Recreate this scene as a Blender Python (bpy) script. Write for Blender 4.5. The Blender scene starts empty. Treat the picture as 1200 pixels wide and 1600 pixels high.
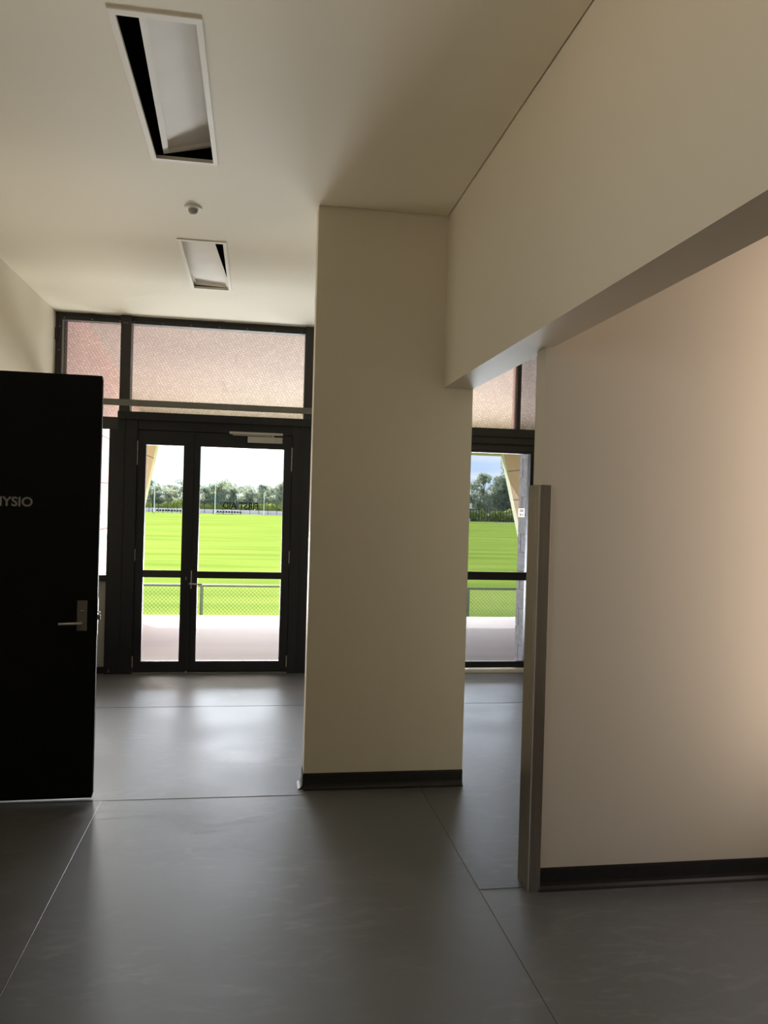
import bpy, bmesh, math, random
from mathutils import Vector, Matrix
import numpy as np

random.seed(7)
sc = bpy.context.scene
col = sc.collection

# ------------------------------------------------------------------ camera
yaw, pitch, roll = (math.radians(a) for a in (9.204, -0.4067, 1.6033))
fwd = Vector((math.sin(yaw), math.cos(yaw), 0)); rgt = Vector((math.cos(yaw), -math.sin(yaw), 0)); up = Vector((0, 0, 1))
f2 = fwd * math.cos(pitch) + up * math.sin(pitch); u2 = up * math.cos(pitch) - fwd * math.sin(pitch)
r3 = rgt * math.cos(roll) + u2 * math.sin(roll); u3 = u2 * math.cos(roll) - rgt * math.sin(roll)
cam = bpy.data.objects.new('camera', bpy.data.cameras.new('camera'))
col.objects.link(cam)
cam.matrix_world = Matrix(((r3.x, u3.x, -f2.x, 0), (r3.y, u3.y, -f2.y, 0), (r3.z, u3.z, -f2.z, 1.65), (0, 0, 0, 1)))
cam.data.sensor_fit = 'VERTICAL'; cam.data.sensor_height = 36.0
cam.data.lens = 36.0 * 1242.8 / 1600.0
cam.data.clip_start = 0.02; cam.data.clip_end = 2000
sc.camera = cam

# ------------------------------------------------------------------ light and exposure
SUN_ELEV = 28.6
world = bpy.data.worlds.new('sky'); sc.world = world; world.use_nodes = True
wn, wl = world.node_tree.nodes, world.node_tree.links
wn.clear()
wo = wn.new('ShaderNodeOutputWorld'); bg = wn.new('ShaderNodeBackground'); sky = wn.new('ShaderNodeTexSky')
# plain clear-sky gradient with thin streaky cloud over the whole dome
wn.remove(sky)
tc = wn.new('ShaderNodeTexCoord'); sp = wn.new('ShaderNodeSeparateXYZ'); wl.new(tc.outputs['Generated'], sp.inputs[0])
gr_ = wn.new('ShaderNodeValToRGB'); ge = gr_.color_ramp.elements
ge[0].position = 0.0; ge[0].color = (0.62, 0.76, 1.0, 1); ge[1].position = 0.8; ge[1].color = (0.16, 0.30, 0.62, 1)
wl.new(sp.outputs[2], gr_.inputs[0])
mp = wn.new('ShaderNodeMapping'); mp.inputs['Scale'].default_value = (2.5, 2.5, 30)
nz = wn.new('ShaderNodeTexNoise'); nz.inputs['Scale'].default_value = 2.4; nz.inputs['Detail'].default_value = 6
cr = wn.new('ShaderNodeValToRGB'); cr.color_ramp.elements[0].position = 0.40; cr.color_ramp.elements[1].position = 0.68
cr.color_ramp.elements[1].color = (0.75, 0.75, 0.75, 1)
mx = wn.new('ShaderNodeMixRGB'); mx.inputs[2].default_value = (0.95, 0.97, 1.0, 1)
wl.new(tc.outputs['Generated'], mp.inputs[0]); wl.new(mp.outputs[0], nz.inputs['Vector']); wl.new(nz.outputs['Fac'], cr.inputs[0])
wl.new(cr.outputs[0], mx.inputs[0]); wl.new(gr_.outputs[0], mx.inputs[1]); wl.new(mx.outputs[0], bg.inputs[0])
bg.inputs[1].default_value = 1.1
wl.new(bg.outputs[0], wo.inputs[0])

sun = bpy.data.objects.new('sun', bpy.data.lights.new('sun', 'SUN')); col.objects.link(sun)
sun.data.energy = 9.0; sun.data.angle = math.radians(0.6); sun.data.color = (1.0, 0.93, 0.82)
sd = Vector((-0.12, 1.0, math.tan(math.radians(SUN_ELEV)))).normalized()
sun.rotation_euler = sd.to_track_quat('Z', 'Y').to_euler(); sun.location = (0, 30, 30)

def fill_lamp(name, loc, normal, w, h, watts, rgb):
    """unseen area lamp added to brighten the interior; local X across, local Y up"""
    o = bpy.data.objects.new(name, bpy.data.lights.new(name, 'AREA')); col.objects.link(o)
    o.data.shape = 'RECTANGLE'; o.data.size = w; o.data.size_y = h; o.data.energy = watts; o.data.color = rgb
    o.location = loc; o.rotation_euler = (-Vector(normal)).to_track_quat('-Z', 'Y').to_euler() if False else Vector(normal).to_track_quat('-Z', 'Y').to_euler()
    return o
fill_lamp('fill_terrace', (1.45, 13.0, 0.15), (0, -1, 0.1), 6.2, 2.0, 820, (0.95, 0.95, 0.99))  # unseen lamp added past the terrace edge to lift ceiling and soffit
fill_lamp('fill_sidelight', (-1.70, 8.7, 1.50), (1, -0.8, 0.0), 0.9, 1.8, 45, (1.0, 0.90, 0.78))  # unseen lamp added outside the sidelight to brighten the bulkhead
fill_lamp('fill_treatment_room', (-2.02, 5.10, 1.25), (1, 0, 0.5), 0.85, 2.1, 5, (1.0, 0.95, 0.86))  # unseen lamp added in the doorway to lift the middle of the ceiling
fill_lamp('fill_side_window', (2.58, 2.86, 1.75), (-1, 0.5, 0), 0.50, 2.6, 4.2, (1.0, 0.79, 0.68))  # unseen lamp added inside the side window to brighten the facing wall
fill_lamp('fill_high_window', (-1.92, 1.00, 2.55), (1, -0.4, 0.85), 2.2, 1.0, 7, (1.0, 0.93, 0.80))  # unseen lamp added at the left wall opening, aimed at bulkhead and ceiling

sc.view_settings.view_transform = 'Standard'; sc.view_settings.look = 'None'
sc.view_settings.gamma = 1.0; sc.view_settings.use_curve_mapping = False
sc.view_settings.exposure = 1.0
cy = sc.cycles
cy.use_denoising = True; cy.denoiser = 'OPENIMAGEDENOISE'
cy.max_bounces = 14; cy.diffuse_bounces = 8; cy.glossy_bounces = 4; cy.transparent_max_bounces = 24; cy.transmission_bounces = 6
cy.caustics_reflective = True; cy.caustics_refractive = False; cy.sample_clamp_indirect = 6.0
cy.use_adaptive_sampling = False

# ------------------------------------------------------------------ materials
def mat(name, rgb, rough=0.6, spec=0.5, metal=0.0, var=0.0, vscale=4.0, stretch=(1, 1, 1), bump=0.0, bscale=60.0, rvar=0.0, rgb2=None):
    m = bpy.data.materials.new(name); m.use_nodes = True
    n, l = m.node_tree.nodes, m.node_tree.links
    b = n['Principled BSDF']
    b.inputs['Base Color'].default_value = (*rgb, 1); b.inputs['Roughness'].default_value = rough
    b.inputs['Metallic'].default_value = metal; b.inputs['Specular IOR Level'].default_value = spec
    g = n.new('ShaderNodeNewGeometry')
    k = n.new('ShaderNodeMapping'); k.inputs['Scale'].default_value = stretch; l.new(g.outputs['Position'], k.inputs[0])
    if var > 0 or rgb2:
        t = n.new('ShaderNodeTexNoise'); t.inputs['Scale'].default_value = vscale; t.inputs['Detail'].default_value = 6
        l.new(k.outputs[0], t.inputs['Vector'])
        r = n.new('ShaderNodeValToRGB'); r.color_ramp.elements[0].position = 0.3; r.color_ramp.elements[1].position = 0.7
        a = rgb2 or tuple(min(1, c * (1 - var)) for c in rgb); c2 = rgb if rgb2 else tuple(min(1, c * (1 + var)) for c in rgb)
        r.color_ramp.elements[0].color = (*a, 1); r.color_ramp.elements[1].color = (*c2, 1)
        l.new(t.outputs['Fac'], r.inputs[0]); l.new(r.outputs[0], b.inputs['Base Color'])
    if rvar > 0:
        t2 = n.new('ShaderNodeTexNoise'); t2.inputs['Scale'].default_value = vscale * 1.7; t2.inputs['Detail'].default_value = 8
        l.new(k.outputs[0], t2.inputs['Vector'])
        mr = n.new('ShaderNodeMapRange'); mr.inputs[1].default_value = 0.3; mr.inputs[2].default_value = 0.7
        mr.inputs[3].default_value = rough - rvar; mr.inputs[4].default_value = rough + rvar
        l.new(t2.outputs['Fac'], mr.inputs[0]); l.new(mr.outputs[0], b.inputs['Roughness'])
    if bump > 0:
        t3 = n.new('ShaderNodeTexNoise'); t3.inputs['Scale'].default_value = bscale; t3.inputs['Detail'].default_value = 4
        l.new(g.outputs['Position'], t3.inputs['Vector'])
        bp = n.new('ShaderNodeBump'); bp.inputs['Strength'].default_value = bump; bp.inputs['Distance'].default_value = 0.002
        l.new(t3.outputs['Fac'], bp.inputs['Height']); l.new(bp.outputs[0], b.inputs['Normal'])
    return m

def glass(name, tint, refl=0.9):
    m = bpy.data.materials.new(name); m.use_nodes = True
    n, l = m.node_tree.nodes, m.node_tree.links
    n.remove(n['Principled BSDF'])
    t = n.new('ShaderNodeBsdfTransparent'); t.inputs[0].default_value = (*[c ** 0.5 for c in tint], 1)   # two faces per pane
    g = n.new('ShaderNodeBsdfGlossy'); g.inputs['Roughness'].default_value = 0.01; g.inputs[0].default_value = (refl, refl, refl, 1)
    f = n.new('ShaderNodeFresnel'); f.inputs[0].default_value = 1.25
    x = n.new('ShaderNodeMixShader')
    l.new(f.outputs[0], x.inputs[0]); l.new(t.outputs[0], x.inputs[1]); l.new(g.outputs[0], x.inputs[2])
    l.new(x.outputs[0], n['Material Output'].inputs[0])
    return m

def mesh_screen(name):
    m = bpy.data.materials.new(name); m.use_nodes = True
    n, l = m.node_tree.nodes, m.node_tree.links
    b = n['Principled BSDF']; b.inputs['Base Color'].default_value = (0.05, 0.045, 0.04, 1)
    g = n.new('ShaderNodeNewGeometry'); k = n.new('ShaderNodeMapping')
    k.inputs['Rotation'].default_value = (0, math.radians(24), 0); k.inputs['Scale'].default_value = (36, 36, 48)
    l.new(g.outputs['Position'], k.inputs[0])
    v = n.new('ShaderNodeTexVoronoi'); v.inputs['Randomness'].default_value = 0.15; v.inputs['Scale'].default_value = 1.0
    l.new(k.outputs[0], v.inputs['Vector'])
    mr = n.new('ShaderNodeMapRange'); mr.inputs[1].default_value = 0.2; mr.inputs[2].default_value = 0.6
    mr.inputs[3].default_value = 0.20; mr.inputs[4].default_value = 0.44
    l.new(v.outputs['Distance'], mr.inputs[0])
    t = n.new('ShaderNodeBsdfTransparent'); x = n.new('ShaderNodeMixShader')
    l.new(mr.outputs[0], x.inputs[0]); l.new(t.outputs[0], x.inputs[1]); l.new(b.outputs[0], x.inputs[2])
    l.new(x.outputs[0], n['Material Output'].inputs[0])
    return m

def floor_mat():
    m = bpy.data.materials.new('vinyl'); m.use_nodes = True
    n, l = m.node_tree.nodes, m.node_tree.links
    b = n['Principled BSDF']; b.inputs['IOR'].default_value = 1.85; b.inputs['Specular IOR Level'].default_value = 0.9; b.inputs['Specular Tint'].default_value = (0.64, 0.80, 1.0, 1)  # specular tinted blue to stand in for reflected sky
    g = n.new('ShaderNodeNewGeometry')
    def noise(scale, st=(1, 1, 1), det=8, dist=0.0):
        k = n.new('ShaderNodeMapping'); k.inputs['Scale'].default_value = st; l.new(g.outputs['Position'], k.inputs[0])
        t = n.new('ShaderNodeTexNoise'); t.inputs['Scale'].default_value = scale; t.inputs['Detail'].default_value = det
        t.inputs['Distortion'].default_value = dist; l.new(k.outputs[0], t.inputs['Vector']); return t.outputs['Fac']
    def rng(s, a, b_, c, d):
        r = n.new('ShaderNodeMapRange'); r.inputs[1].default_value = a; r.inputs[2].default_value = b_
        r.inputs[3].default_value = c; r.inputs[4].default_value = d; l.new(s, r.inputs[0]); return r.outputs[0]
    def math_(op, a, b_):
        r = n.new('ShaderNodeMath'); r.operation = op
        for i, s in enumerate((a, b_)):
            if isinstance(s, float): r.inputs[i].default_value = s
            else: l.new(s, r.inputs[i])
        return r.outputs[0]
    speck = noise(220, det=3); cloud = noise(1.6); scuff = noise(3.2, (1, 2.4, 1), 12, 1.8)
    film = math_('MULTIPLY', math_('ADD', rng(scuff, 0.52, 0.72, 0.0, 1.0), rng(noise(7, (1, 2.6, 1), 14, 0.9), 0.58, 0.70, 0.0, 1.0)), rng(noise(0.9, det=2), 0.42, 0.60, 0.1, 1.0))              # dusty wiped-dry smears
    base = math_('ADD', math_('MULTIPLY', cloud, 0.07), math_('MULTIPLY', speck, 0.05))
    base = math_('ADD', base, math_('MULTIPLY', film, 0.038))
    base = math_('ADD', base, 0.035)
    cc = n.new('ShaderNodeCombineColor'); l.new(base, cc.inputs[0]); l.new(math_('MULTIPLY', base, 0.90), cc.inputs[1]); l.new(math_('MULTIPLY', base, 0.76), cc.inputs[2])
    l.new(cc.outputs[0], b.inputs['Base Color'])
    ro = math_('ADD', rng(cloud, 0.3, 0.7, 0.42, 0.52), math_('MULTIPLY', film, 0.10))
    l.new(ro, b.inputs['Roughness'])
    bp = n.new('ShaderNodeBump'); bp.inputs['Strength'].default_value = 0.12; bp.inputs['Distance'].default_value = 0.002
    l.new(noise(14, (1, 1, 1), 5), bp.inputs['Height']); l.new(bp.outputs[0], b.inputs['Normal'])
    # added blue sheen imitating sky glare, stronger where the film is smeared
    gl = n.new('ShaderNodeBsdfGlossy'); gl.inputs['Roughness'].default_value = 0.58; gl.inputs[0].default_value = (0.76, 0.85, 1.0, 1)
    x = n.new('ShaderNodeMixShader'); l.new(math_('ADD', 0.06, math_('MULTIPLY', film, 0.06)), x.inputs[0])
    l.new(b.outputs[0], x.inputs[1]); l.new(gl.outputs[0], x.inputs[2]); l.new(x.outputs[0], n['Material Output'].inputs[0])
    return m

def grass_mat():
    m = bpy.data.materials.new('turf'); m.use_nodes = True
    n, l = m.node_tree.nodes, m.node_tree.links
    b = n['Principled BSDF']; b.inputs['Roughness'].default_value = 1.0; b.inputs['Specular IOR Level'].default_value = 0.0
    g = n.new('ShaderNodeNewGeometry')
    k = n.new('ShaderNodeMapping'); k.inputs['Scale'].default_value = (0.06, 0.42, 1); l.new(g.outputs['Position'], k.inputs[0])
    t = n.new('ShaderNodeTexNoise'); t.inputs['Scale'].default_value = 1.0; t.inputs['Detail'].default_value = 8; l.new(k.outputs[0], t.inputs['Vector'])
    r = n.new('ShaderNodeValToRGB'); e = r.color_ramp.elements
    e[0].position = 0.32; e[0].color = (0.155, 0.235, 0.040, 1); e[1].position = 0.66; e[1].color = (0.270, 0.345, 0.065, 1)
    l.new(t.outputs['Fac'], r.inputs[0]); l.new(r.outputs[0], b.inputs['Base Color'])
    return m

M = dict(
    wall=mat('wall_paint', (0.75, 0.68, 0.535), 0.55, 0.3, bump=0.05, bscale=220),
    ceil=mat('ceiling_paint', (0.87, 0.80, 0.64), 0.6, 0.25, var=0.012, vscale=1.2),
    black=mat('black_powdercoat', (0.012, 0.012, 0.013), 0.45, 0.35, var=0.15, vscale=20),
    black2=mat('dark_bronze_powdercoat', (0.035, 0.031, 0.028), 0.45, 0.4, var=0.12, vscale=20),
    doorblk=mat('black_door_laminate', (0.0045, 0.005, 0.005), 0.6, 0.15, var=0.15, vscale=15),
    rail=mat('grey_anodised', (0.16, 0.155, 0.13), 0.5, 0.4, var=0.08, vscale=12),
    silver=mat('satin_silver', (0.55, 0.53, 0.50), 0.35, 0.5, metal=0.6, var=0.05, vscale=30),
    closer=mat('silver_enamel', (0.45, 0.43, 0.38), 0.5, 0.4, var=0.05, vscale=30),
    steel=mat('brushed_steel', (0.42, 0.38, 0.32), 0.32, 0.5, metal=0.9, var=0.12, vscale=3, stretch=(120, 120, 0.6), rvar=0.05),
    skirt=mat('black_vinyl_skirting', (0.02, 0.018, 0.015), 0.4, 0.4, var=0.2, vscale=30),
    floor=floor_mat(),
    weld=mat('weld_rod', (0.035, 0.032, 0.028), 0.3, 0.5, var=0.1, vscale=30),
    plenum=mat('dark_ceiling_void', (0.01, 0.009, 0.009), 0.9, 0.1, var=0.3, vscale=6),
    white=mat('white_enamel', (0.93, 0.885, 0.81), 0.6, 0.3, var=0.02, vscale=8),
    frame_w=mat('white_trim', (0.80, 0.76, 0.64), 0.5, 0.3, var=0.015, vscale=8),
    letter=mat('grey_vinyl_letter', (0.30, 0.30, 0.29), 0.5, 0.4, var=0.05, vscale=60),
    letter2=mat('dark_vinyl_letter', (0.03, 0.028, 0.03), 0.5, 0.4, var=0.05, vscale=60),
    panel=mat('infill_panel', (0.42, 0.41, 0.37), 0.6, 0.3, var=0.03, vscale=5),
    glass=glass('clear_glass', (0.88, 0.90, 0.88)),
    glass2=glass('grey_tinted_glass', (0.42, 0.45, 0.47)),
    screen=mesh_screen('perforated_screen'),
    soffit=mat('blush_fibre_cement', (0.55, 0.445, 0.395), 0.75, 0.2, var=0.03, vscale=1.2),
    fin=mat('blush_cladding', (0.68, 0.475, 0.43), 0.75, 0.2, var=0.05, vscale=1.5),
    finwhite=mat('white_render', (0.85, 0.82, 0.76), 0.7, 0.2, var=0.02, vscale=2),
    block=mat('grey_split_block', (0.24, 0.245, 0.255), 0.9, 0.2, var=0.28, vscale=22, bump=0.6, bscale=40),
    mortar=mat('mortar', (0.30, 0.29, 0.28), 0.95, 0.1, var=0.1, vscale=30),
    conc=mat('terrace_concrete', (0.165, 0.153, 0.157), 0.85, 0.2, var=0.07, vscale=0.9, stretch=(0.5, 3, 1)),
    turf=grass_mat(),
    earth=mat('pale_earth', (0.72, 0.62, 0.55), 0.95, 0.1, var=0.15, vscale=0.2),
    galv=mat('galvanised_steel', (0.16, 0.19, 0.17), 0.55, 0.4, metal=0.3, var=0.12, vscale=10),
    post=mat('dark_fence_post', (0.03, 0.035, 0.04), 0.6, 0.3, var=0.1, vscale=5),
    pole=mat('white_pole_paint', (0.85, 0.86, 0.88), 0.5, 0.3, var=0.02, vscale=1),
    bark=mat('pale_bark', (0.36, 0.31, 0.26), 0.9, 0.1, var=0.3, vscale=1.5),
    leaf=mat('eucalypt_leaf', (0.55, 0.58, 0.42), 0.7, 0.2, rgb2=(0.24, 0.30, 0.24), vscale=0.35),
    leaf2=mat('yellow_green_scrub_leaf', (0.62, 0.66, 0.20), 0.8, 0.1, rgb2=(0.36, 0.44, 0.12), vscale=0.8),  # yellow green foliage colour of the low bushes
)

for k_ in ('leaf', 'leaf2'):                       # thin leaves let sunlight through
    n, l = M[k_].node_tree.nodes, M[k_].node_tree.links
    b = n['Principled BSDF']; t = n.new('ShaderNodeBsdfTranslucent'); x = n.new('ShaderNodeMixShader'); x.inputs[0].default_value = 0.45
    l.new(b.inputs['Base Color'].links[0].from_socket, t.inputs[0])
    l.new(b.outputs[0], x.inputs[1]); l.new(t.outputs[0], x.inputs[2]); l.new(x.outputs[0], n['Material Output'].inputs[0])

# ------------------------------------------------------------------ helpers
def tag(o, label=None, cat=None, group=None, kind=None):
    if label: o['label'] = label
    if cat: o['category'] = cat
    if group: o['group'] = group
    if kind: o['kind'] = kind
    return o

def link(name, me, m, parent=None):
    o = bpy.data.objects.new(name, me)
    if m and not me.materials: me.materials.append(m)
    col.objects.link(o)
    if parent is not None:
        o.parent = parent
        o.matrix_parent_inverse = parent.matrix_world.inverted() if False else Matrix.Translation(-parent.location)
    return o

def empty(name, loc, label=None, cat=None, group=None, kind=None, rz=0.0):
    o = bpy.data.objects.new(name, None); o.location = loc; o.rotation_euler = (0, 0, rz); o.empty_display_size = 0.1
    col.objects.link(o); return tag(o, label, cat, group, kind)

class MB:
    def __init__(s): s.bm = bmesh.new()
    def box(s, x0, x1, y0, y1, z0, z1, bevel=0.0):
        r = bmesh.ops.create_cube(s.bm, size=1.0)
        for v in r['verts']:
            v.co = Vector(((x0 + x1) / 2 + v.co.x * (x1 - x0), (y0 + y1) / 2 + v.co.y * (y1 - y0), (z0 + z1) / 2 + v.co.z * (z1 - z0)))
        if bevel > 0:
            es = list({e for v in r['verts'] for e in v.link_edges})
            bmesh.ops.bevel(s.bm, geom=es, offset=bevel, segments=2, profile=0.6, affect='EDGES')
        return s
    def cyl(s, p, q, r0, r1=None, seg=16):
        p, q = Vector(p), Vector(q); d = q - p; r1 = r0 if r1 is None else r1
        mtx = Matrix.Translation((p + q) / 2) @ d.to_track_quat('Z', 'Y').to_matrix().to_4x4()
        bmesh.ops.create_cone(s.bm, cap_ends=True, segments=seg, radius1=r0, radius2=r1, depth=d.length, matrix=mtx)
        return s
    def prism(s, pts, vec):
        vs = [s.bm.verts.new(p) for p in pts]; f = s.bm.faces.new(vs)
        r = bmesh.ops.extrude_face_region(s.bm, geom=[f])
        bmesh.ops.translate(s.bm, verts=[v for v in r['geom'] if isinstance(v, bmesh.types.BMVert)], vec=Vector(vec))
        return s
    def lathe(s, prof, c, seg=32):
        rings = []
        for r, z in prof:
            rings.append([s.bm.verts.new((c[0] + r * math.cos(2 * math.pi * i / seg), c[1] + r * math.sin(2 * math.pi * i / seg), c[2] + z)) for i in range(seg)])
        for a, b in zip(rings, rings[1:]):
            for i in range(seg): s.bm.faces.new((a[i], a[(i + 1) % seg], b[(i + 1) % seg], b[i]))
        s.bm.faces.new(rings[0]); s.bm.faces.new(rings[-1][::-1]); return s
    def build(s, name, m, parent=None, smooth=False):
        bmesh.ops.recalc_face_normals(s.bm, faces=s.bm.faces)
        if smooth:
            for f in s.bm.faces: f.smooth = True
            for e in s.bm.edges:
                if len(e.link_faces) == 2 and e.calc_face_angle(0) > 0.6: e.smooth = False
        me = bpy.data.meshes.new(name); s.bm.to_mesh(me); s.bm.free()
        return link(name, me, m, parent)

def box(name, m, parent, *b, bevel=0.0): return MB().box(*b, bevel=bevel).build(name, m, parent)

def text(name, body, size, m, parent, loc, rot, mirror=False, extrude=0.0006, bold=0.0, align='CENTER', sx=1.0):
    cu = bpy.data.curves.new(name, 'FONT'); cu.body = body; cu.size = size; cu.extrude = extrude; cu.offset = bold
    cu.align_x = align; cu.resolution_u = 4
    tmp = bpy.data.objects.new('tmp', cu); col.objects.link(tmp)
    dg = bpy.context.evaluated_depsgraph_get(); me = bpy.data.meshes.new_from_object(tmp.evaluated_get(dg))
    bpy.data.objects.remove(tmp); me.name = name
    T = Matrix.Translation(loc) @ rot @ Matrix.Diagonal((-sx if mirror else sx, 1, 1, 1))
    me.transform(T)
    if mirror: me.flip_normals()
    me.materials.clear()
    return link(name, me, m, parent)
FACE = Matrix.Rotation(math.radians(90), 4, 'X')       # readable from -Y

# ------------------------------------------------------------------ key dimensions (metres, camera above the origin)
XL, CZ, YG = -1.873, 3.373, 7.8
BX0, BX1, BZ = 1.082, 1.262, 2.362          # bulkhead
CY0, CY1, CX0 = 4.602, 4.735, 0.3175        # nib wall
RY0, RY1, RX0 = 3.30, 3.415, 1.228          # facing wall
XR, YB, XE = 2.62, -7.0, 5.2

# ------------------------------------------------------------------ structure
fl = empty('floor', (0, 0, 0), 'grey vinyl sheet floor, scuffed and glossy, running from the camera to the glass doors', 'floor', kind='structure')
box('vinyl_surface', M['floor'], fl, XL - 0.13, XE, YB, YG + 0.13, -0.15, 0.0)
def weld(p, q):
    p, q = Vector((*p, 0)), Vector((*q, 0)); d = (q - p).normalized(); n = Vector((-d.y, d.x, 0)) * 0.0016
    MB().prism([p - n, p - n * 0.4 + Vector((0, 0, .0012)), p + n * 0.4 + Vector((0, 0, .0012)), p + n], q - p).build('weld_seam', M['weld'], fl)
weld((-0.788, YB), (-0.788, 4.52)); weld((XL, 4.522), (CX0, 4.512)); weld((1.005, YB), (1.003, 4.58)); weld((1.005, 3.322), (1.20, 3.322))
weld((XL, 6.53), (2.8, 6.53))

wlf = MB()
DY0, DY1, DH = 4.575, 5.56, 2.37             # doorway of the treatment room
wlf.box(XL - .13, XL, YB, -.15, 0, 3.9).box(XL - .13, XL, 2.15, DY0, 0, 3.9).box(XL - .13, XL, -.15, 2.15, 0, 2.0).box(XL - .13, XL, -.15, 2.15, 3.1, 3.9).box(XL - .13, XL, DY1, YG + .1, 0, 3.9).box(XL - .13, XL, DY0, DY1, DH, 3.9)
wl_ = wlf.build('wall_left', M['wall']); tag(wl_, 'cream painted wall with black skirting behind the open black door', 'wall', kind='structure')
wb = box('wall_back', M['wall'], None, XL - .13, XR + .13, YB - .13, YB, 0, 3.9); tag(wb, 'cream painted wall behind the camera', 'wall', kind='structure')
# right room wall with a window that lights the facing wall
WY0, WY1, WZ0, WZ1 = 2.10, 3.20, 0.20, 3.20
wr = MB()
wr.box(XR, XR + .13, YB, WY0, 0, 3.9).box(XR, XR + .13, WY1, RY0, 0, 3.9).box(XR, XR + .13, WY0, WY1, 0, WZ0).box(XR, XR + .13, WY0, WY1, WZ1, 3.9)
wr = wr.build('wall_right', M['wall']); tag(wr, 'cream painted wall of the side room, pierced by its window', 'wall', kind='structure')
w3 = empty('window_3', (XR, 2.65, WZ0), 'tall black framed window in the side room wall', 'window', kind='structure')
fr = MB().box(XR + .02, XR + .1, WY0, WY0 + .05, WZ0, WZ1).box(XR + .02, XR + .1, WY1 - .05, WY1, WZ0, WZ1).box(XR + .02, XR + .1, WY0 + .05, WY1 - .05, WZ0, WZ0 + .05)
fr.box(XR + .02, XR + .1, WY0 + .05, WY1 - .05, WZ1 - .05, WZ1).box(XR + .02, XR + .1, 2.63, 2.67, WZ0 + .05, WZ1 - .05)
fr.build('window_frame', M['black'], w3)
for a, b in ((WY0 + .05, 2.63), (2.67, WY1 - .05)): box('glass_pane', M['glass2'], w3, XR + .055, XR + .061, a, b, WZ0 + .05, WZ1 - .05)

w5 = empty('added_window', (XL, 1.0, 2.0), 'unseen high black framed window added in the left wall for light', 'window', kind='structure')  # out-of-view window added to let light onto bulkhead and ceiling
MB().box(XL - .10, XL - .02, -.15, -.10, 2.0, 3.1).box(XL - .10, XL - .02, 2.10, 2.15, 2.0, 3.1).box(XL - .10, XL - .02, -.10, 2.10, 2.0, 2.05).box(XL - .10, XL - .02, -.10, 2.10, 3.05, 3.1).build('window_frame', M['black'], w5)
box('glass_pane', M['glass'], w5, XL - .066, XL - .060, -.10, 2.10, 2.05, 3.05)
fw = box('wall_front', M['wall'], None, RX0, XE, RY0, RY1, 0, 3.9)
tag(fw, 'cream wall facing the camera at right, warm light falling across it', 'wall', kind='structure')
nib = box('wall_middle', M['wall'], None, CX0, BX1, CY0, CY1, 0, 3.9)
tag(nib, 'tall narrow cream nib wall standing in shade between the two glazed openings', 'wall', kind='structure')
bh = box('wall_bulkhead', M['wall'], None, BX0, BX1, YB, CY0, BZ, 3.9)
tag(bh, 'deep cream bulkhead running overhead from the camera to the nib wall', 'wall', kind='structure')
box('wall_east', M['wall'], None, XE, XE + .13, RY0, YG + .13, 0, 3.9)['kind'] = 'structure'
bpy.data.objects['wall_east']['label'] = 'cream end wall of the room behind the facing wall'; bpy.data.objects['wall_east']['category'] = 'wall'
ws = box('wall_outer', M['block'], None, 2.85, XE + .13, YG - .02, YG + .13, 0, 3.9)
tag(ws, 'outside wall beside the sliding glass door, hidden behind the facing wall', 'wall', kind='structure')

# ceiling boards with two openings for the light fittings
H1 = (-0.540, -0.253, 2.955, 4.150); H2 = (-0.534, -0.256, 5.425, 6.600)
cb = MB(); Z0, Z1 = CZ, CZ + .012
cb.box(XL, H1[0], YB, YG, Z0, Z1)
cb.box(H1[1], BX0 - .006, YB, CY0 - .006, Z0, Z1).box(H1[1], CX0, CY0 - .006, YG, Z0, Z1).box(CX0, XE, CY1, YG, Z0, Z1)
cb.box(H1[0], H1[1], YB, H1[2], Z0, Z1).box(H1[0], H1[1], H1[3], H2[2], Z0, Z1).box(H1[0], H1[1], H2[3], YG, Z0, Z1)
cb.box(BX1, XE, YB, RY0, Z0, Z1).box(BX1, XE, RY1, CY1, Z0, Z1)
ce = cb.build('ceiling', M['ceil']); tag(ce, 'smooth cream plasterboard ceiling with two light openings', 'ceiling', kind='structure')
rf = box('roof_slab', M['plenum'], None, XL - .13, XE + .13, YB - .13, YG + .25, 3.9, 4.1)
tag(rf, 'dark underside of the roof above the ceiling void', 'roof', kind='structure')
box('void_lining', M['plenum'], rf, XL + .001, BX0 - .01, YG - .1, YG - .09, CZ + .03, 3.9)
box('void_lining', M['plenum'], rf, XL + .001, XL + .01, YB, YG - .1, CZ + .03, 3.9)
box('void_lining', M['plenum'], rf, BX0 - .012, BX0 - .002, YB, CY0 - .01, CZ + .03, 3.9)

# coved skirting
def skirting(name, p, q, inward, h=0.092, label='', cat='skirting'):
    p, q, n = Vector((*p, 0)), Vector((*q, 0)), Vector((*inward, 0))
    prof = [(0, 0), (0, h), (.004, h), (.006, h - .01), (.006, .030), (.010, .016), (.019, .006), (.032, .0015), (.032, 0)]
    o = MB().prism([p + n * a + Vector((0, 0, b)) for a, b in prof], q - p).build(name, M['skirt'], None)
    return tag(o, label, cat, kind='structure')
skirting('baseboard_middle', (CX0 - .001, CY0), (BX1 + .001, CY0), (0, -1), label='black coved skirting along the foot of the nib wall')
skirting('baseboard_middle_side', (CX0, CY0), (CX0, CY1), (-1, 0), h=.09, label='short black skirting on the window side of the nib wall')
skirting('baseboard_right', (1.256, RY0), (XR, RY0), (0, -1), label='black coved skirting along the foot of the facing wall at right')
skirting('baseboard_left', (XL, YB), (XL, DY0 - .05), (1, 0), label='black skirting along the left wall before the doorway')
skirting('baseboard_left_far', (XL, DY1 + .05), (XL, YG - .09), (1, 0), label='black skirting between the doorway and the glazing')

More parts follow.
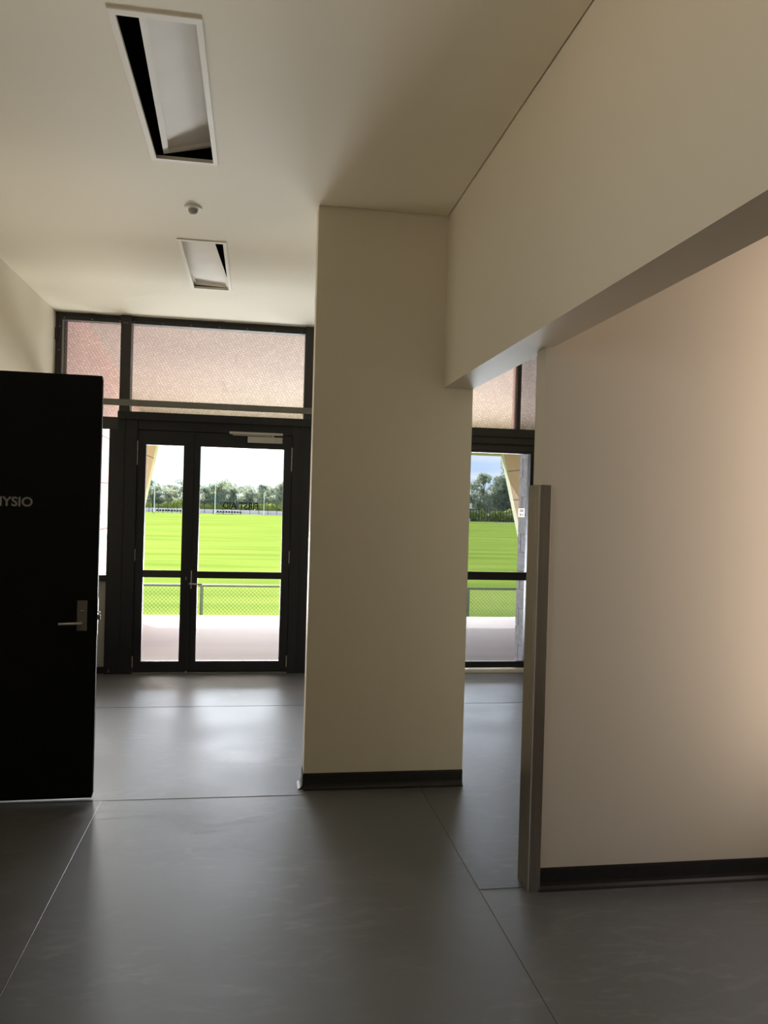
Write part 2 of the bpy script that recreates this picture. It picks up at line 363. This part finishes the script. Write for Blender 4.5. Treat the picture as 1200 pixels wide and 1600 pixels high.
# treatment room behind the doorway (closed box) and its door frame
tr = MB()
tr.box(XL - 2.6, XL - 2.5, 4.2, 6.6, 0, 3.0).box(XL - 2.5, XL - .13, 4.1, 4.2, 0, 3.0).box(XL - 2.5, XL - .13, 6.5, 6.6, 0, 3.0).box(XL - 2.5, XL - .13, 4.2, 6.5, 2.9, 3.0).box(XL - 2.5, XL - .13, 4.2, 6.5, -.1, 0)
tag(tr.build('wall_treatment_room', M['wall']), 'plain walls of the small room behind the black door', 'wall', kind='structure')
df = MB().box(XL - .14, XL + .012, DY0, DY0 + .035, 0, DH).box(XL - .14, XL + .012, DY1 - .035, DY1, 0, DH).box(XL - .14, XL + .012, DY0 + .035, DY1 - .035, DH - .035, DH)
tag(df.build('door_frame', M['black']), 'black steel frame of the doorway behind the open door', 'door frame', kind='structure')

# ------------------------------------------------------------------ open black door
D = empty('door_3', (XL + .02, 4.56, 0), 'tall black door standing open at left, grey lettering and silver lever on it', 'door', kind='structure', rz=math.radians(1.2))
def dpart(o): o.matrix_parent_inverse = Matrix.Identity(4); return o
LW = 1.010
dpart(box('door_leaf', M['doorblk'], D, 0, LW, -.048, -.006, .012, 2.318, bevel=.0015))
dpart(box('edge_strip', M['doorblk'], D, LW, LW + .004, -.042, -.012, .03, 2.30))
dpart(text('door_lettering', 'PHYSIO', .0700, M['letter'], D, (LW - .338, -.0487, 1.597), FACE, bold=.0014, align='RIGHT', sx=1.03))
lk = dpart(MB().box(LW - .098, LW - .046, -.053, -.048, .927, 1.092, bevel=.0015).build('lock_plate', M['rail'], D))
dpart(MB().box(LW - .080, LW - .062, -.0555, -.053, 1.035, 1.040).build('key_slot', M['silver'], lk)).parent = lk
lv = MB().cyl((LW - .072, -.053, .972), (LW - .072, -.085, .972), .008).cyl((LW - .072, -.085, .972), (LW - .185, -.089, .968), .0075, .0065)
dpart(lv.build('lever_handle', M['silver'], D, smooth=True))
dpart(box('latch_plate', M['rail'], D, LW + .004, LW + .0065, -.040, -.014, .90, 1.10))
dpart(MB().box(LW + .0065, LW + .020, -.034, -.020, .985, 1.012, bevel=.002).box(LW + .0065, LW + .017, -.034, -.020, 1.024, 1.030).build('latch_bolt', M['rail'], D))
for z in (.25, 1.16, 2.08):
    dpart(MB().cyl((-.004, -.052, z - .05), (-.004, -.052, z + .05), .007, seg=10).build('hinge', M['silver'], D))

# ------------------------------------------------------------------ glazed wall, left bay
def rect_frame(mb, x0, x1, y0, y1, z0, z1, l, r, t, b):
    mb.box(x0, x0 + l, y0, y1, z0, z1).box(x1 - r, x1, y0, y1, z0, z1)
    mb.box(x0 + l, x1 - r, y0, y1, z1 - t, z1).box(x0 + l, x1 - r, y0, y1, z0, z0 + b); return mb
MX0, MX1, NX0, NX1 = -1.283, -1.188, 0.440, 0.526
G0, G1 = YG, YG + .09
# transom window over the doors
w1 = empty('window_1', (-0.6, YG, 2.47), 'high transom window with dark frame and perforated screen above the doors', 'window', kind='structure')
top = MB().box(XL, XE - 2.4, G0, G1, 3.306, CZ + .01)
top.build('head_frame', M['black2'], w1)
box('head_capping', M['black2'], w1, XL, XE - 2.4, G0 - .008, G0, 3.350, CZ)
box('jamb', M['black2'], w1, XL, -1.815, G0, G1, .0, 3.306)
box('mullion', M['black2'], w1, MX0, MX1, G0 - .045, G1, 2.474, CZ - .001, bevel=.002)
box('mullion', M['black2'], w1, NX0, NX1, G0 - .045, G1, 2.474, CZ - .001, bevel=.002)
for a, b, c in ((-1.815, MX0, 2.42), (MX1, NX0, 2.474), (NX1, 2.60, 2.474)):
    box('glass_pane', M['glass'], w1, a, b, G0 + .050, G0 + .056, c, 3.306)
    box('perforated_screen', M['screen'], w1, a, b, G0 + .078, G0 + .080, c, 3.306)
sm = MB()
for x in [-1.80, -1.55, -1.30] + [-1.17 + .262 * i for i in range(7)]:
    sm.cyl((x, G0 - .0035, 3.322), (x, G0, 3.322), .0042, seg=8)
for z in (3.24, 3.02, 2.8, 2.6): sm.cyl((-1.838, G0 - .0035, z), (-1.838, G0, z), .0042, seg=8)
for x, z in ((-1.25, 3.30), (-1.225, 3.30)): sm.cyl((x, G0 - .048, z), (x, G0 - .045, z), .004, seg=8)
o = sm.build('screw', M['silver'], w1); o['kind'] = 'stuff'
for x in (-1.545, -0.371):
    lt = MB().box(x - .036, x + .030, G0 - .030, G0 - .008, 3.362, 3.371, bevel=.002).box(x + .018, x + .030, G0 - .030, G0 - .008, 3.335, 3.364, bevel=.002)
    lt.cyl((x, G0 - .008, 3.344), (x, G0 - .020, 3.344), .008, seg=10).cyl((x + .012, G0 - .008, 3.322), (x + .012, G0 - .018, 3.322), .007, seg=10)
    lt.build('window_latch', M['black2'], w1)
MB().box(XL, XL + .022, G0 - .028, G0, 3.115, 3.225, bevel=.003).build('window_stay', M['black2'], w1)
box('sash_rail', M['black2'], w1, -1.815, MX0, G0, G1, 2.303, 2.42)

rl = box('trim_1', M['rail'], None, XL, CX0 + .25, YG - .062, YG - .050, 2.523, 2.584, bevel=.001)
tag(rl, 'long flat grey rail crossing in front of the transom mullions', 'rail', kind='structure')

# sidelight beside the doors
w2 = empty('window_2', (-1.6, YG, 0), 'narrow sidelight with solid grey lower panel behind the open black door', 'window', kind='structure')
box('sill_rail', M['black'], w2, -1.815, -1.365, G0, G1, .872, .930)
box('bottom_rail', M['black'], w2, -1.815, -1.365, G0, G1, .0, .062)
box('infill_panel', M['panel'], w2, -1.815, -1.365, G0 + .045, G0 + .065, .062, .872)
box('glass_pane', M['glass'], w2, -1.815, -1.365, G0 + .05, G0 + .056, .930, 2.303)
box('panel_bead', M['panel'], w2, -1.815, -1.365, G0 + .025, G0 + .045, .062, .090)

# double door
d1 = empty('door_1', (-0.38, YG, 0), 'black framed double glass door looking onto the sunny playing field', 'door', kind='structure')
MB().box(-1.365, -1.112, G0 - .03, G1, 0, 2.303).box(MX0, -1.112, G0 - .03, G1, 2.303, 2.401).box(-1.292, NX1, G0 - .055, G1, 2.401, 2.474, bevel=.002).build('door_frame', M['black'], d1)
MB().box(.345, NX1, G0 - .03, G1, 0, 2.401).build('door_frame', M['black'], d1)
MB().box(-1.112, .345, G0 - .02, G1, 2.312, 2.401).build('head_rail', M['black'], d1)
MB().box(-1.112, .345, G0 + .045, G1, 2.285, 2.312).box(-1.112, -1.085, G0 + .045, G1, .012, 2.285).box(.318, .345, G0 + .045, G1, .012, 2.285).box(-.630, -.580, G0 + .042, G0 + .055, .012, 2.285).box(-1.085, .318, G0 + .045, G1, .0, .03).build('door_stop', M['black'], d1)
MB().box(-1.112, .345, G0 - .01, G1, 0, .012).build('threshold', M['rail'], d1)
box('frame_strip', M['black'], d1, -1.24, -1.225, G0 - .036, G0 - .03, 0, 2.40)
box('frame_strip', M['black'], d1, .43, .44, G0 - .036, G0 - .03, 0, 2.40)
def leaf(x0, x1, gx0, gx1, mid, mm):
    L = MB().box(x0, gx0, G0 - .01, G0 + .04, .016, 2.306).box(gx1, x1, G0 - .01, G0 + .04, .016, 2.306)
    L.box(gx0, gx1, G0 - .01, G0 + .04, .016, .118).box(gx0, gx1, G0 - .01, G0 + .04, 2.171, 2.306)
    L = L.build('door_leaf', M['black'], d1)
    box('glass_pane', M['glass'], L, gx0, gx1, G0 + .012, G0 + .018, .118, mid[0]); box('glass_pane', M['glass'], L, gx0, gx1, G0 + .012, G0 + .018, mid[1], 2.171)
    box('mid_rail', mm, L, gx0, gx1, G0 - .006, G0 + .036, mid[0], mid[1])
    return L
def fixp(o, root): return o
la = leaf(-1.108, -.608, -1.032, -.685, (.915, .982), M['black2'])
lb = leaf(-.604, .341, -.528, .263, (.913, .977), M['black'])
box('meeting_strip', M['black'], d1, -.622, -.590, G0 - .022, G0 - .0101, .016, 2.306)
for x, ps in ((-1.110, ((1.975, 2.205), (1.07, 1.18), (.06, .17))), (.339, ((1.965, 2.193), (1.07, 1.19), (.063, .17)))):
    for a, b in ps:
        MB().cyl((x, G0 - .018, a), (x, G0 - .018, (a + b) / 2 - .002), .0055, seg=10).cyl((x, G0 - .018, (a + b) / 2 + .002), (x, G0 - .018, b), .0055, seg=10).build('hinge', M['closer'], d1)
MB().box(-.088, .243, G0 - .072, G0 - .01, 2.226, 2.282, bevel=.003).build('closer_body', M['closer'], d1)
MB().box(-.262, .247, G0 - .048, G0 - .020, 2.302, 2.326, bevel=.002).build('closer_track', M['closer'], d1)
MB().cyl((.155, G0 - .036, 2.282), (.155, G0 - .036, 2.302), .008, seg=12).box(-.23, .16, G0 - .045, G0 - .028, 2.290, 2.298).build('closer_arm', M['closer'], d1)
MB().box(-.607, -.580, G0 - .018, G0 - .0101, .812, .985, bevel=.002).build('lock_plate', M['silver'], d1)
MB().cyl((-.594, G0 - .018, .862), (-.594, G0 - .055, .862), .008, seg=12).cyl((-.594, G0 - .055, .862), (-.475, G0 - .058, .858), .0075, seg=12).build('lever_handle', M['silver'], d1, smooth=True)
MB().box(-.640, -.628, G0 - .016, G0 - .0101, .895, .925).build('strike_plate', M['rail'], d1)
MB().cyl((-.612, G0 - .016, .010), (-.612, G0 - .016, .026), .009, seg=10).build('floor_bolt', M['silver'], d1)
text('door_lettering', 'FIRST AID', .092, M['letter2'], d1, (-.139, G0 + .0112, 1.585), FACE, mirror=True, bold=.0016, extrude=.0004, sx=.86)
box('frame_bolt', M['silver'], d1, -1.323, -1.318, G0 - .034, G0 - .03, .02, .045)

# ------------------------------------------------------------------ glazed wall, right bay: sliding door seen past the nib wall
d2 = empty('door_2', (1.7, YG, 0), 'black framed sliding glass door seen between the nib wall and the facing wall', 'door', kind='structure')
hd = MB().box(NX1, 2.85, G0, G1, 2.395, 2.474).box(NX1, 2.85, G0 + .015, G1, 2.225, 2.395)
hd.build('head_frame', M['black2'], d2)
for z0, z1, y in ((2.318, 2.372, -.012), (2.250, 2.298, -.004)): box('track_cover', M['black2'], d2, NX1, 2.85, G0 + y, G0 + .015, z0, z1, bevel=.003)
box('track_gap', M['black'], d2, NX1, 2.85, G0 + .002, G0 + .015, 2.372, 2.395); box('track_gap', M['black'], d2, NX1, 2.85, G0 + .002, G0 + .015, 2.298, 2.318)
box('jamb', M['black'], d2, 2.768, 2.85, G0, G1, 0, 2.225); box('jamb', M['black'], d2, NX1, NX1 + .07, G0, G1, 0, 2.225)
for a, b in ((NX1 + .07, 1.70), (1.70, 2.768)):
    q = MB().box(a, a + .05, G0 + .02, G0 + .055, .034, 2.225) if a < 1.5 else MB().box(a, a + .06, G0 + .02, G0 + .055, .034, 2.225)
    q.box(a + .05, b, G0 + .02, G0 + .055, .034, .100).box(a + .05, b, G0 + .02, G0 + .055, .930, 1.011)
    q = q.build('sliding_panel', M['black'], d2)
    box('glass_pane', M['glass2'], q, a + .05, b, G0 + .036, G0 + .042, .100, .930); box('glass_pane', M['glass2'], q, a + .05, b, G0 + .036, G0 + .042, 1.011, 2.225)
MB().box(NX1, 2.85, G0 - .06, G1, 0, .030, bevel=.004).build('threshold', M['frame_w'], d2)  # white finish stands in for light reflected off the sill
w4 = empty('window_4', (2.6, YG, 2.474), 'high window with thin dark mullion above the sliding door', 'window', kind='structure')
box('mullion', M['black2'], w4, 2.600, 2.640, G0 - .02, G1, 2.474, 3.306)
box('mullion_bead', M['fin'], w4, 2.588, 2.600, G0 + .02, G1, 2.474, 3.306)
box('glass_pane', M['glass2'], w4, 2.640, 2.85, G0 + .050, G0 + .056, 2.474, 3.306); box('perforated_screen', M['screen'], w4, 2.640, 2.85, G0 + .078, G0 + .080, 2.474, 3.306)
box('head_frame', M['black2'], w4, 2.80, 2.85, G0, G1, 3.306, CZ + .01)

# ------------------------------------------------------------------ steel corner guard
cg = empty('corner_guard', (1.206, 3.27, 0), 'brushed steel corner guard on the end of the facing wall, floor to shoulder height', 'corner guard')
g = MB().box(1.207, 1.262, RY0 - .0205, RY0 - .0005, 0.0, 1.762, bevel=.0015)
g.build('front_leg', M['steel'], cg)
MB().box(1.207, 1.2275, RY0 - .0004, RY1 - .0, 0.0, 1.762, bevel=.0015).build('side_leg', M['steel'], cg)
MB().cyl((1.2085, RY0 - .019, 0.001), (1.2085, RY0 - .019, 1.761), .0035, seg=8).build('rolled_edge', M['closer'], cg)

# ------------------------------------------------------------------ ceiling fittings
def light(name, hole, tray_loc, rz, ry, W, L, label):
    x0, x1, y0, y1 = hole
    E_ = empty(name, ((x0 + x1) / 2, (y0 + y1) / 2, CZ), label, 'ceiling light', 'unlit recessed ceiling lights')
    fm = MB(); t = .024; e = .001
    rect_frame(fm, x0 - t + .003, x1 + t - .003, y0 - t + .003, y1 + t - .003, CZ - .006, CZ - .0005, t, t, t, t) if False else None
    X0, X1, Y0, Y1 = x0 - .022, x1 + .020, y0 - .032, y1 + .024
    fm.box(X0, x0, Y0, Y1, CZ - .007, CZ - e).box(x1, X1, Y0, Y1, CZ - .007, CZ - e).box(x0, x1, Y0, y0, CZ - .007, CZ - e).box(x0, x1, y1, Y1, CZ - .007, CZ - e)
    u = .003
    fm.box(x0, x0 + u, y0, y1, CZ - .007, CZ + .008).box(x1 - u, x1, y0, y1, CZ - .007, CZ + .008).box(x0 + u, x1 - u, y0, y0 + u, CZ - .007, CZ + .008).box(x0 + u, x1 - u, y1 - u, y1, CZ - .007, CZ + .008)
    fm.build('trim_frame', M['frame_w'], E_)
    tr_ = MB(); fl_, h, th = .026, .018, .002
    tr_.box(0, fl_, 0, L, 0, th).box(W - fl_, W, 0, L, 0, th).box(fl_, W - fl_, 0, fl_, 0, th).box(fl_, W - fl_, L - fl_, L, 0, th)
    tr_.box(fl_, fl_ + th, fl_, L - fl_, th, h).box(W - fl_ - th, W - fl_, fl_, L - fl_, th, h).box(fl_, W - fl_, fl_, fl_ + th, th, h).box(fl_, W - fl_, L - fl_ - th, L - fl_, th, h)
    tr_.box(0, th, 0, L, th, .009).box(0, W, L - th, L, th, .009)
    tr_.box(fl_, W - fl_, fl_, L - fl_, h, h + th)
    MT = Matrix.Translation(tray_loc) @ Matrix.Rotation(rz, 4, 'Z') @ Matrix.Rotation(ry, 4, 'Y')
    tr_.bm.transform(MT); tr_.build('reflector_tray', M['white'], E_)
    for yy in (.2, L - .2):
        p = MT @ Vector((W / 2, yy, h + th))
        MB().cyl(p, (p.x, p.y, 3.9), .003, seg=6).build('hanger_wire', M['silver'], E_)
    return E_
light('ceiling_light', H1, (-.459, 2.93, 3.388), math.radians(1.95), math.radians(-14), .30, 1.21,
      'larger nearer ceiling light opening with white tray slipped aside, long black gap')
light('ceiling_light', H2, (-.345 - .275, 5.40, 3.402), math.radians(-3.6), math.radians(3), .30, 1.235,
      'smaller farther ceiling light opening near the glazing, white tray skewed')
# sensor
sn = empty('ceiling_sensor', (-.405, 4.80, CZ), 'small white round motion sensor on the ceiling between the two lights', 'sensor')
MB().lathe([(.052, 0), (.052, -.004), (.046, -.011), (.030, -.014)], (-.405, 4.80, CZ - .0005)).build('base', M['white'], sn, smooth=True)
MB().lathe([(.028, -.014), (.028, -.020), (.025, -.031), (.017, -.040), (.006, -.044)], (-.405, 4.80, CZ - .0005)).build('lens_dome', M['closer'], sn, smooth=True)

# ------------------------------------------------------------------ terrace, fins and canopy outside
tc_ = MB().box(-9, 14, YG + .13, 11.8, -1.3, -.004).box(XE + .13, 14, -6, YG + .13, -1.3, -.004)
tag(tc_.build('terrace', M['conc']), 'concrete terrace outside the glass doors, far strip sunlit', 'terrace', kind='structure')
box('threshold_strip', M['conc'], None, -1.9, 2.85, YG + .09, YG + .14, -.1, -.001)
tag(bpy.data.objects['threshold_strip'], 'concrete strip along the outside of the door thresholds', 'threshold', kind='structure')

RK = 15.7
def fin(name, X, dirx, slope, splay, label):
    """side wall with raked front edge; dirx=+1 when its room face looks to +X"""
    E_ = empty(name, (X, 11.8, -1.05), label, 'wall', kind='structure')
    th = -dirx * .30
    ztop = 4.3
    yr = lambda z: RK - slope * (2.73 - z)                      # raked line
    wdt = .62
    y_in = lambda z: yr(z) - wdt
    zs = [-1.05, -.37, .18, .73, 1.285, 1.84, 2.39, ztop]
    gap = .008
    MB().prism([(X - dirx * .02, 7.95, zs[0]), (X - dirx * .02, y_in(zs[0]), zs[0]), (X - dirx * .02, y_in(ztop), ztop), (X - dirx * .02, 7.95, ztop)], (th, 0, 0)).build('backing_wall', M['mortar'], E_)
    for a, b in zip(zs, zs[1:]):
        MB().prism([(X, 7.95, a + gap), (X, y_in(a + gap), a + gap), (X, y_in(b - gap), b - gap), (X, 7.95, b - gap)], (-dirx * .02, 0, 0)).build('cladding_panel', M['fin'], E_)
    # splayed white end: leaves the inner face and opens outwards
    s = -dirx * splay
    vs = []
    bm = bmesh.new()
    for z in (zs[0], ztop):
        vs.append([bm.verts.new((X, y_in(z) + .001, z)), bm.verts.new((X + s, yr(z), z)), bm.verts.new((X + th, yr(z), z)), bm.verts.new((X + th, y_in(z), z))])
    for i in range(4): bm.faces.new((vs[0][i], vs[0][(i + 1) % 4], vs[1][(i + 1) % 4], vs[1][i]))
    bm.faces.new(vs[0]); bm.faces.new(vs[1][::-1])
    mb = MB(); mb.bm.free(); mb.bm = bm; mb.build('raked_edge', M['finwhite'], E_)
fin('wall_canopy_left', -1.80, 1, 1.48, .035, 'blush clad side wall of the terrace with raked white front edge, outside the left door pane')
fin('wall_canopy_right', 4.80, -1, .74, .14, 'blush clad side wall with bright raked edge seen through the sliding door')
# canopy soffit: drops from the wall head to its front edge
cp = MB().prism([(-2.6, YG + .10, 3.62), (-2.6, RK, 2.74), (-2.6, RK, 3.3), (-2.6, YG + .10, 4.1)], (8.6, 0, 0))
tag(cp.build('canopy', M['soffit']), 'blush soffit of the terrace canopy seen above the doors', 'canopy', kind='structure')

# block pier beside the sliding door
bp_ = empty('block_pier', (2.95, 8.1, 0), 'grey concrete block pier outside at the right edge of the sliding door', 'pier')
box('mortar_core', M['mortar'], bp_, 2.858, 3.232, 7.935, 8.367, 0, 2.39)
me_cache = {}
def block(x0, x1, y0, y1, z0, z1):
    key = (round(x1 - x0, 3), round(y1 - y0, 3), round(z1 - z0, 3))
    if key not in me_cache:
        m_ = MB().box(-key[0] / 2, key[0] / 2, -key[1] / 2, key[1] / 2, -key[2] / 2, key[2] / 2, bevel=.004)
        o = m_.build('block', M['block'], bp_); me_cache[key] = o.data
    else:
        o = bpy.data.objects.new('block', me_cache[key]); col.objects.link(o); o.parent = bp_; o.matrix_parent_inverse = Matrix.Translation(-bp_.location)
    o.location = ((x0 + x1) / 2, (y0 + y1) / 2, (z0 + z1) / 2)
for i in range(12):
    z = .002 + i * .2
    if i % 2: block(2.85, 3.24, 7.931, 8.036, z, z + .19); block(2.85, 3.24, 8.046, 8.375, z, z + .19)
    else: block(2.85, 3.24, 7.931, 8.266, z, z + .19); block(2.85, 3.24, 8.276, 8.375, z, z + .19)
sg = empty('wall_sign', (2.846, 8.265, 1.57), 'small white sign with dark symbols on the block pier', 'sign')
box('sign_plate', M['white'], sg, 2.846, 2.850, 8.155, 8.372, 1.575, 1.672)
SR = Matrix.Rotation(math.radians(-90), 4, 'Z') @ FACE
text('sign_symbol', 'XK', .038, M['letter2'], sg, (2.8455, 8.255, 1.632), SR, bold=.001, sx=2.4)
text('sign_symbol', 'K <', .038, M['letter2'], sg, (2.8455, 8.255, 1.588), SR, bold=.001, sx=2.0)

# ------------------------------------------------------------------ near chain-link fence
FY = 15.6
cf = empty('chain_link_fence', (0, FY, -1.05), 'low galvanised chain link fence along the near edge of the playing field', 'fence')
MB().cyl((-14.1, FY, .035), (15, FY, .035), .024, seg=10).build('top_rail', M['galv'], cf)
for i in range(12):
    x = -.97 + 2.635 * (i - 5)
    MB().cyl((x, FY, -1.06), (x, FY, .035), .032, seg=10).cyl((x, FY, .035), (x, FY, .065), .036, .014, seg=10).build('fence_post', M['galv'], cf)
V, F = [], []
def wire(p, q, r=.0024):
    p, q = Vector(p), Vector(q); d = (q - p).normalized(); a = Vector((0, 1, 0)) * r; b = d.cross(a).normalized() * r; k = len(V)
    for c in (p, q):
        for s in (a + b, a - b, -a - b, -a + b): V.append(c + s)
    for i in range(4): F.append((k + i, k + (i + 1) % 4, k + 4 + (i + 1) % 4, k + 4 + i))
x = -15.0
while x < 15:
    wire((x, FY - .003, -1.03), (x + 1.06, FY - .003, .03)); wire((x + 1.06, FY + .003, -1.03), (x, FY + .003, .03)); x += .074
me = bpy.data.meshes.new('wire_mesh'); me.from_pydata(V, [], F); o = link('wire_mesh', me, M['galv'], cf); o['kind'] = 'stuff'

# ------------------------------------------------------------------ ground, field
gr = box('ground', M['earth'], None, -400, 400, -60, 600, -1.6, -1.075); tag(gr, 'pale earth around the playing field', 'ground', kind='structure')
pts = [(-120, 11.8), (120, 11.8), (120, 120), (80, 150), (55, 160), (40, 166), (25, 176), (8, 184), (-30, 185), (-60, 180), (-90, 160), (-120, 130)]
fd = MB().prism([(a, b, -1.075) for a, b in pts], (0, 0, .025)).build('playing_field', M['turf'])
tag(fd, 'wide mown green playing field beyond the terrace', 'grass', kind='stuff')

# far boundary fence
bf = empty('boundary_fence', (-6, 186.5, -1.06), 'dark post and wire boundary fence beyond the oval, before the trees', 'fence')
i = 0
pm = MB().box(-.05, .05, -.05, .05, 0, 2.7).build('fence_post', M['post'], bf); pm.location = (-34, 186.5, -1.06)
for i in range(1, 26):
    o = pm.copy(); col.objects.link(o); o.location = (-34 + 2.05 * i, 186.5, -1.06)
box('fence_rail', M['post'], bf, -34, 17.3, 186.47, 186.53, 1.55, 1.62); box('fence_rail', M['post'], bf, -34, 17.3, 186.47, 186.53, -.8, -.76)
bf2 = empty('boundary_fence', (52, 167.5, -1.06), 'grey picket boundary fence beyond the field, seen through the sliding door', 'fence')
for i in range(42):
    o = bpy.data.objects.new('fence_post', pm.data); col.objects.link(o); o.parent = bf2; o.matrix_parent_inverse = Matrix.Translation(-bf2.location); o.location = (40 + .62 * i, 167.5, -1.06)
box('fence_rail', M['post'], bf2, 40, 65.5, 167.47, 167.53, 1.45, 1.52)

bk = MB().prism([(-60, 187.2, -1.08), (-60, 188.0, -.15), (-60, 189.6, -.15), (-60, 189.6, -1.08)], (90, 0, 0)).build('earth_bank', M['earth'])
tag(bk, 'pale earth bank between the boundary fence and the trees', 'bank', kind='structure')
# benches
def bench(cx, label):
    b = empty('bench', (cx, 176, -1.05), label, 'bench', 'benches on the far side of the oval')
    MB().box(cx - 3, cx + 3, 175.8, 175.9, -.70, -.62).build('beam', M['post'], b)
    for k in range(4): MB().box(cx - 2.8 + k * 1.85, cx - 2.72 + k * 1.85, 175.7, 176, -1.05, -.70).build('leg', M['post'], b)
    MB().box(cx - 3.1, cx - 3.0, 175.6, 176.1, -1.05, -.2).build('end_post', M['post'], b)
    for k in range(10): MB().box(cx - 2.85 + k * .6, cx - 2.45 + k * .6, 175.6, 176.0, -.62, -.28, bevel=.04).build('seat', M['post'], b)
bench(-18.6, 'long row of dark seats across the oval, seen through the narrow door pane')
bench(-5.9, 'long row of dark seats across the oval, below the door lettering')

def pole(x, y, h, r, label, box_=None):
    p = empty('field_pole', (x, y, -1.05), label, 'pole', 'tall poles around the oval')
    MB().cyl((x, y, -1.06), (x, y, h), r, r * .8, seg=10).build('shaft', M['pole'], p)
    MB().cyl((x, y, -1.06), (x, y, -.3), r * 2.0, seg=12).build('padding', M['pole'], p)
    if box_: MB().box(x - .1, x + .62, y - .3, y + .1, box_, box_ + 1.0, bevel=.03).build('control_box', M['pole'], p)
pole(-21.1, 174, 6.0, .10, 'tall thin white pole across the oval, seen through the narrow door pane')
pole(-8.5, 174, 6.2, .10, 'tall thin white pole across the oval, just right of the meeting stiles')
pole(1.9, 178, 3.4, .07, 'shorter white pole against the trees, above the lettering')
pole(40.9, 150, 14.0, .20, 'tall pale lighting pole at the left edge of the sliding door view', box_=1.7)

# ------------------------------------------------------------------ trees
rng = np.random.default_rng(5)
def crown_mesh(name, blobs, n, size, m):
    vs, fs = [], []
    w = np.array([b[3] * b[4] * b[5] for b in blobs]); w = w / w.sum()
    for _ in range(n):
        b = blobs[rng.choice(len(blobs), p=w)]
        d = rng.normal(size=3); d /= np.linalg.norm(d); r = rng.uniform(.15, 1) ** .45
        c = np.array(b[:3]) + d * r * np.array(b[3:])
        u = rng.normal(size=3); u /= np.linalg.norm(u); v = np.cross(u, rng.normal(size=3)); v /= np.linalg.norm(v)
        s = size * rng.uniform(.5, 1.2); k = len(vs)
        vs += [tuple(c - u * s), tuple(c + v * s * .5), tuple(c + u * s), tuple(c - v * s * .5)]; fs.append((k, k + 1, k + 2, k + 3))
    me = bpy.data.meshes.new(name); me.from_pydata(vs, [], fs); me.materials.append(m); return me
def trunk_mesh(h, limbs):
    t = MB(); t.cyl((0, 0, 0), (.1, 0, h), .22, .13, seg=8)
    for x, y, z in limbs: t.cyl((.08, 0, h * .7), (x, y, z), .11, .04, seg=6)
    bmesh.ops.recalc_face_normals(t.bm, faces=t.bm.faces)
    me = bpy.data.meshes.new('trunk'); t.bm.to_mesh(me); t.bm.free(); me.materials.append(M['bark']); return me
kinds = []
for k in range(4):
    bl = []
    for j in range(22):
        a = rng.uniform(0, 6.28); rr = rng.uniform(0, 2.5); z = rng.uniform(1.6, 7.6) if j > 4 else rng.uniform(5.2, 7.8)
        bl.append((rr * math.cos(a), rr * math.sin(a), z, rng.uniform(.5, 1.2), rng.uniform(.5, 1.2), rng.uniform(.4, 1.0)))
    bl.append((0, 0, 2.8, 2.8, 2.0, 2.2))
    kinds.append((crown_mesh('crown', bl, 4200, .24, M['leaf']), trunk_mesh(6.5, [(b[0] * .8, b[1] * .8, b[2]) for b in bl[:6]])))
bushk = [crown_mesh('bush', [(0, 0, .6, 1.7, 1.0, .8), (.9, .2, 1.2, .9, .7, .8), (-.8, 0, .9, .9, .7, .9)], 900, .20, M['leaf2']) for _ in range(2)]
def tree(x, y, s, k, label, grp):
    t = empty('tree', (x, y, -1.08), label, 'tree', grp); t.rotation_euler = (0, 0, rng.uniform(0, 6.28)); t.scale = (s[0], s[0], s[1])
    for nm, me in (('crown', kinds[k][0]), ('trunk', kinds[k][1])):
        o = bpy.data.objects.new(nm, me); col.objects.link(o); o.parent = t
TL = 'grey green gum tree in the bush belt behind the playing field'
spec = []
for x in np.arange(-34, 22, 3.6):
    spec.append((x + rng.uniform(-1, 1), 193 + rng.uniform(-2.5, 3), (rng.uniform(.95, 1.1), rng.uniform(.70, .88))))
for x in np.arange(-36, 26, 4.8):
    spec.append((x + rng.uniform(-1, 1), 203 + rng.uniform(-2, 3), (rng.uniform(1.1, 1.3), rng.uniform(.82, 1.0))))
spec += [(-8.6, 191, (.95, 1.0)), (6.0, 192, (1.0, .92))]
for i, (x, y, s) in enumerate(spec): tree(x, y, s, i % 4, TL, 'gum trees behind the playing field')
for i, x in enumerate(np.arange(44, 76, 4.2)):
    tree(x + rng.uniform(-1, 1), 178 + rng.uniform(-2, 3), (rng.uniform(1.1, 1.3), rng.uniform(1.15, 1.4)), i % 4, 'taller grey gum tree in the belt seen through the sliding door', 'gum trees seen through the sliding door')
tree(58.6, 181, (1.05, 1.95), 1, 'tallest gum tree, rising beside the raked white canopy edge', None)
def bush(x, y, s, grp, lab):
    o = bpy.data.objects.new('bush', bushk[int(rng.integers(2))]); col.objects.link(o); o.location = (x, y, -.17 if y > 187 else -1.08); o.rotation_euler = (0, 0, rng.uniform(-.5, .5)); o.scale = (s, s, s * rng.uniform(.8, 1.2))
    tag(o, lab, 'bush', grp)
for x in np.arange(-34, 18, 2.4): bush(x + rng.uniform(-.6, .6), 188.9, rng.uniform(.6, 1.0), 'bushes behind the far fence', 'yellow green bush behind the dark boundary fence')
for x in np.arange(41, 66, 1.9): bush(x + rng.uniform(-.5, .5), 169.5, rng.uniform(.9, 1.5), 'bushes behind the picket fence', 'yellow green bush behind the grey picket fence')
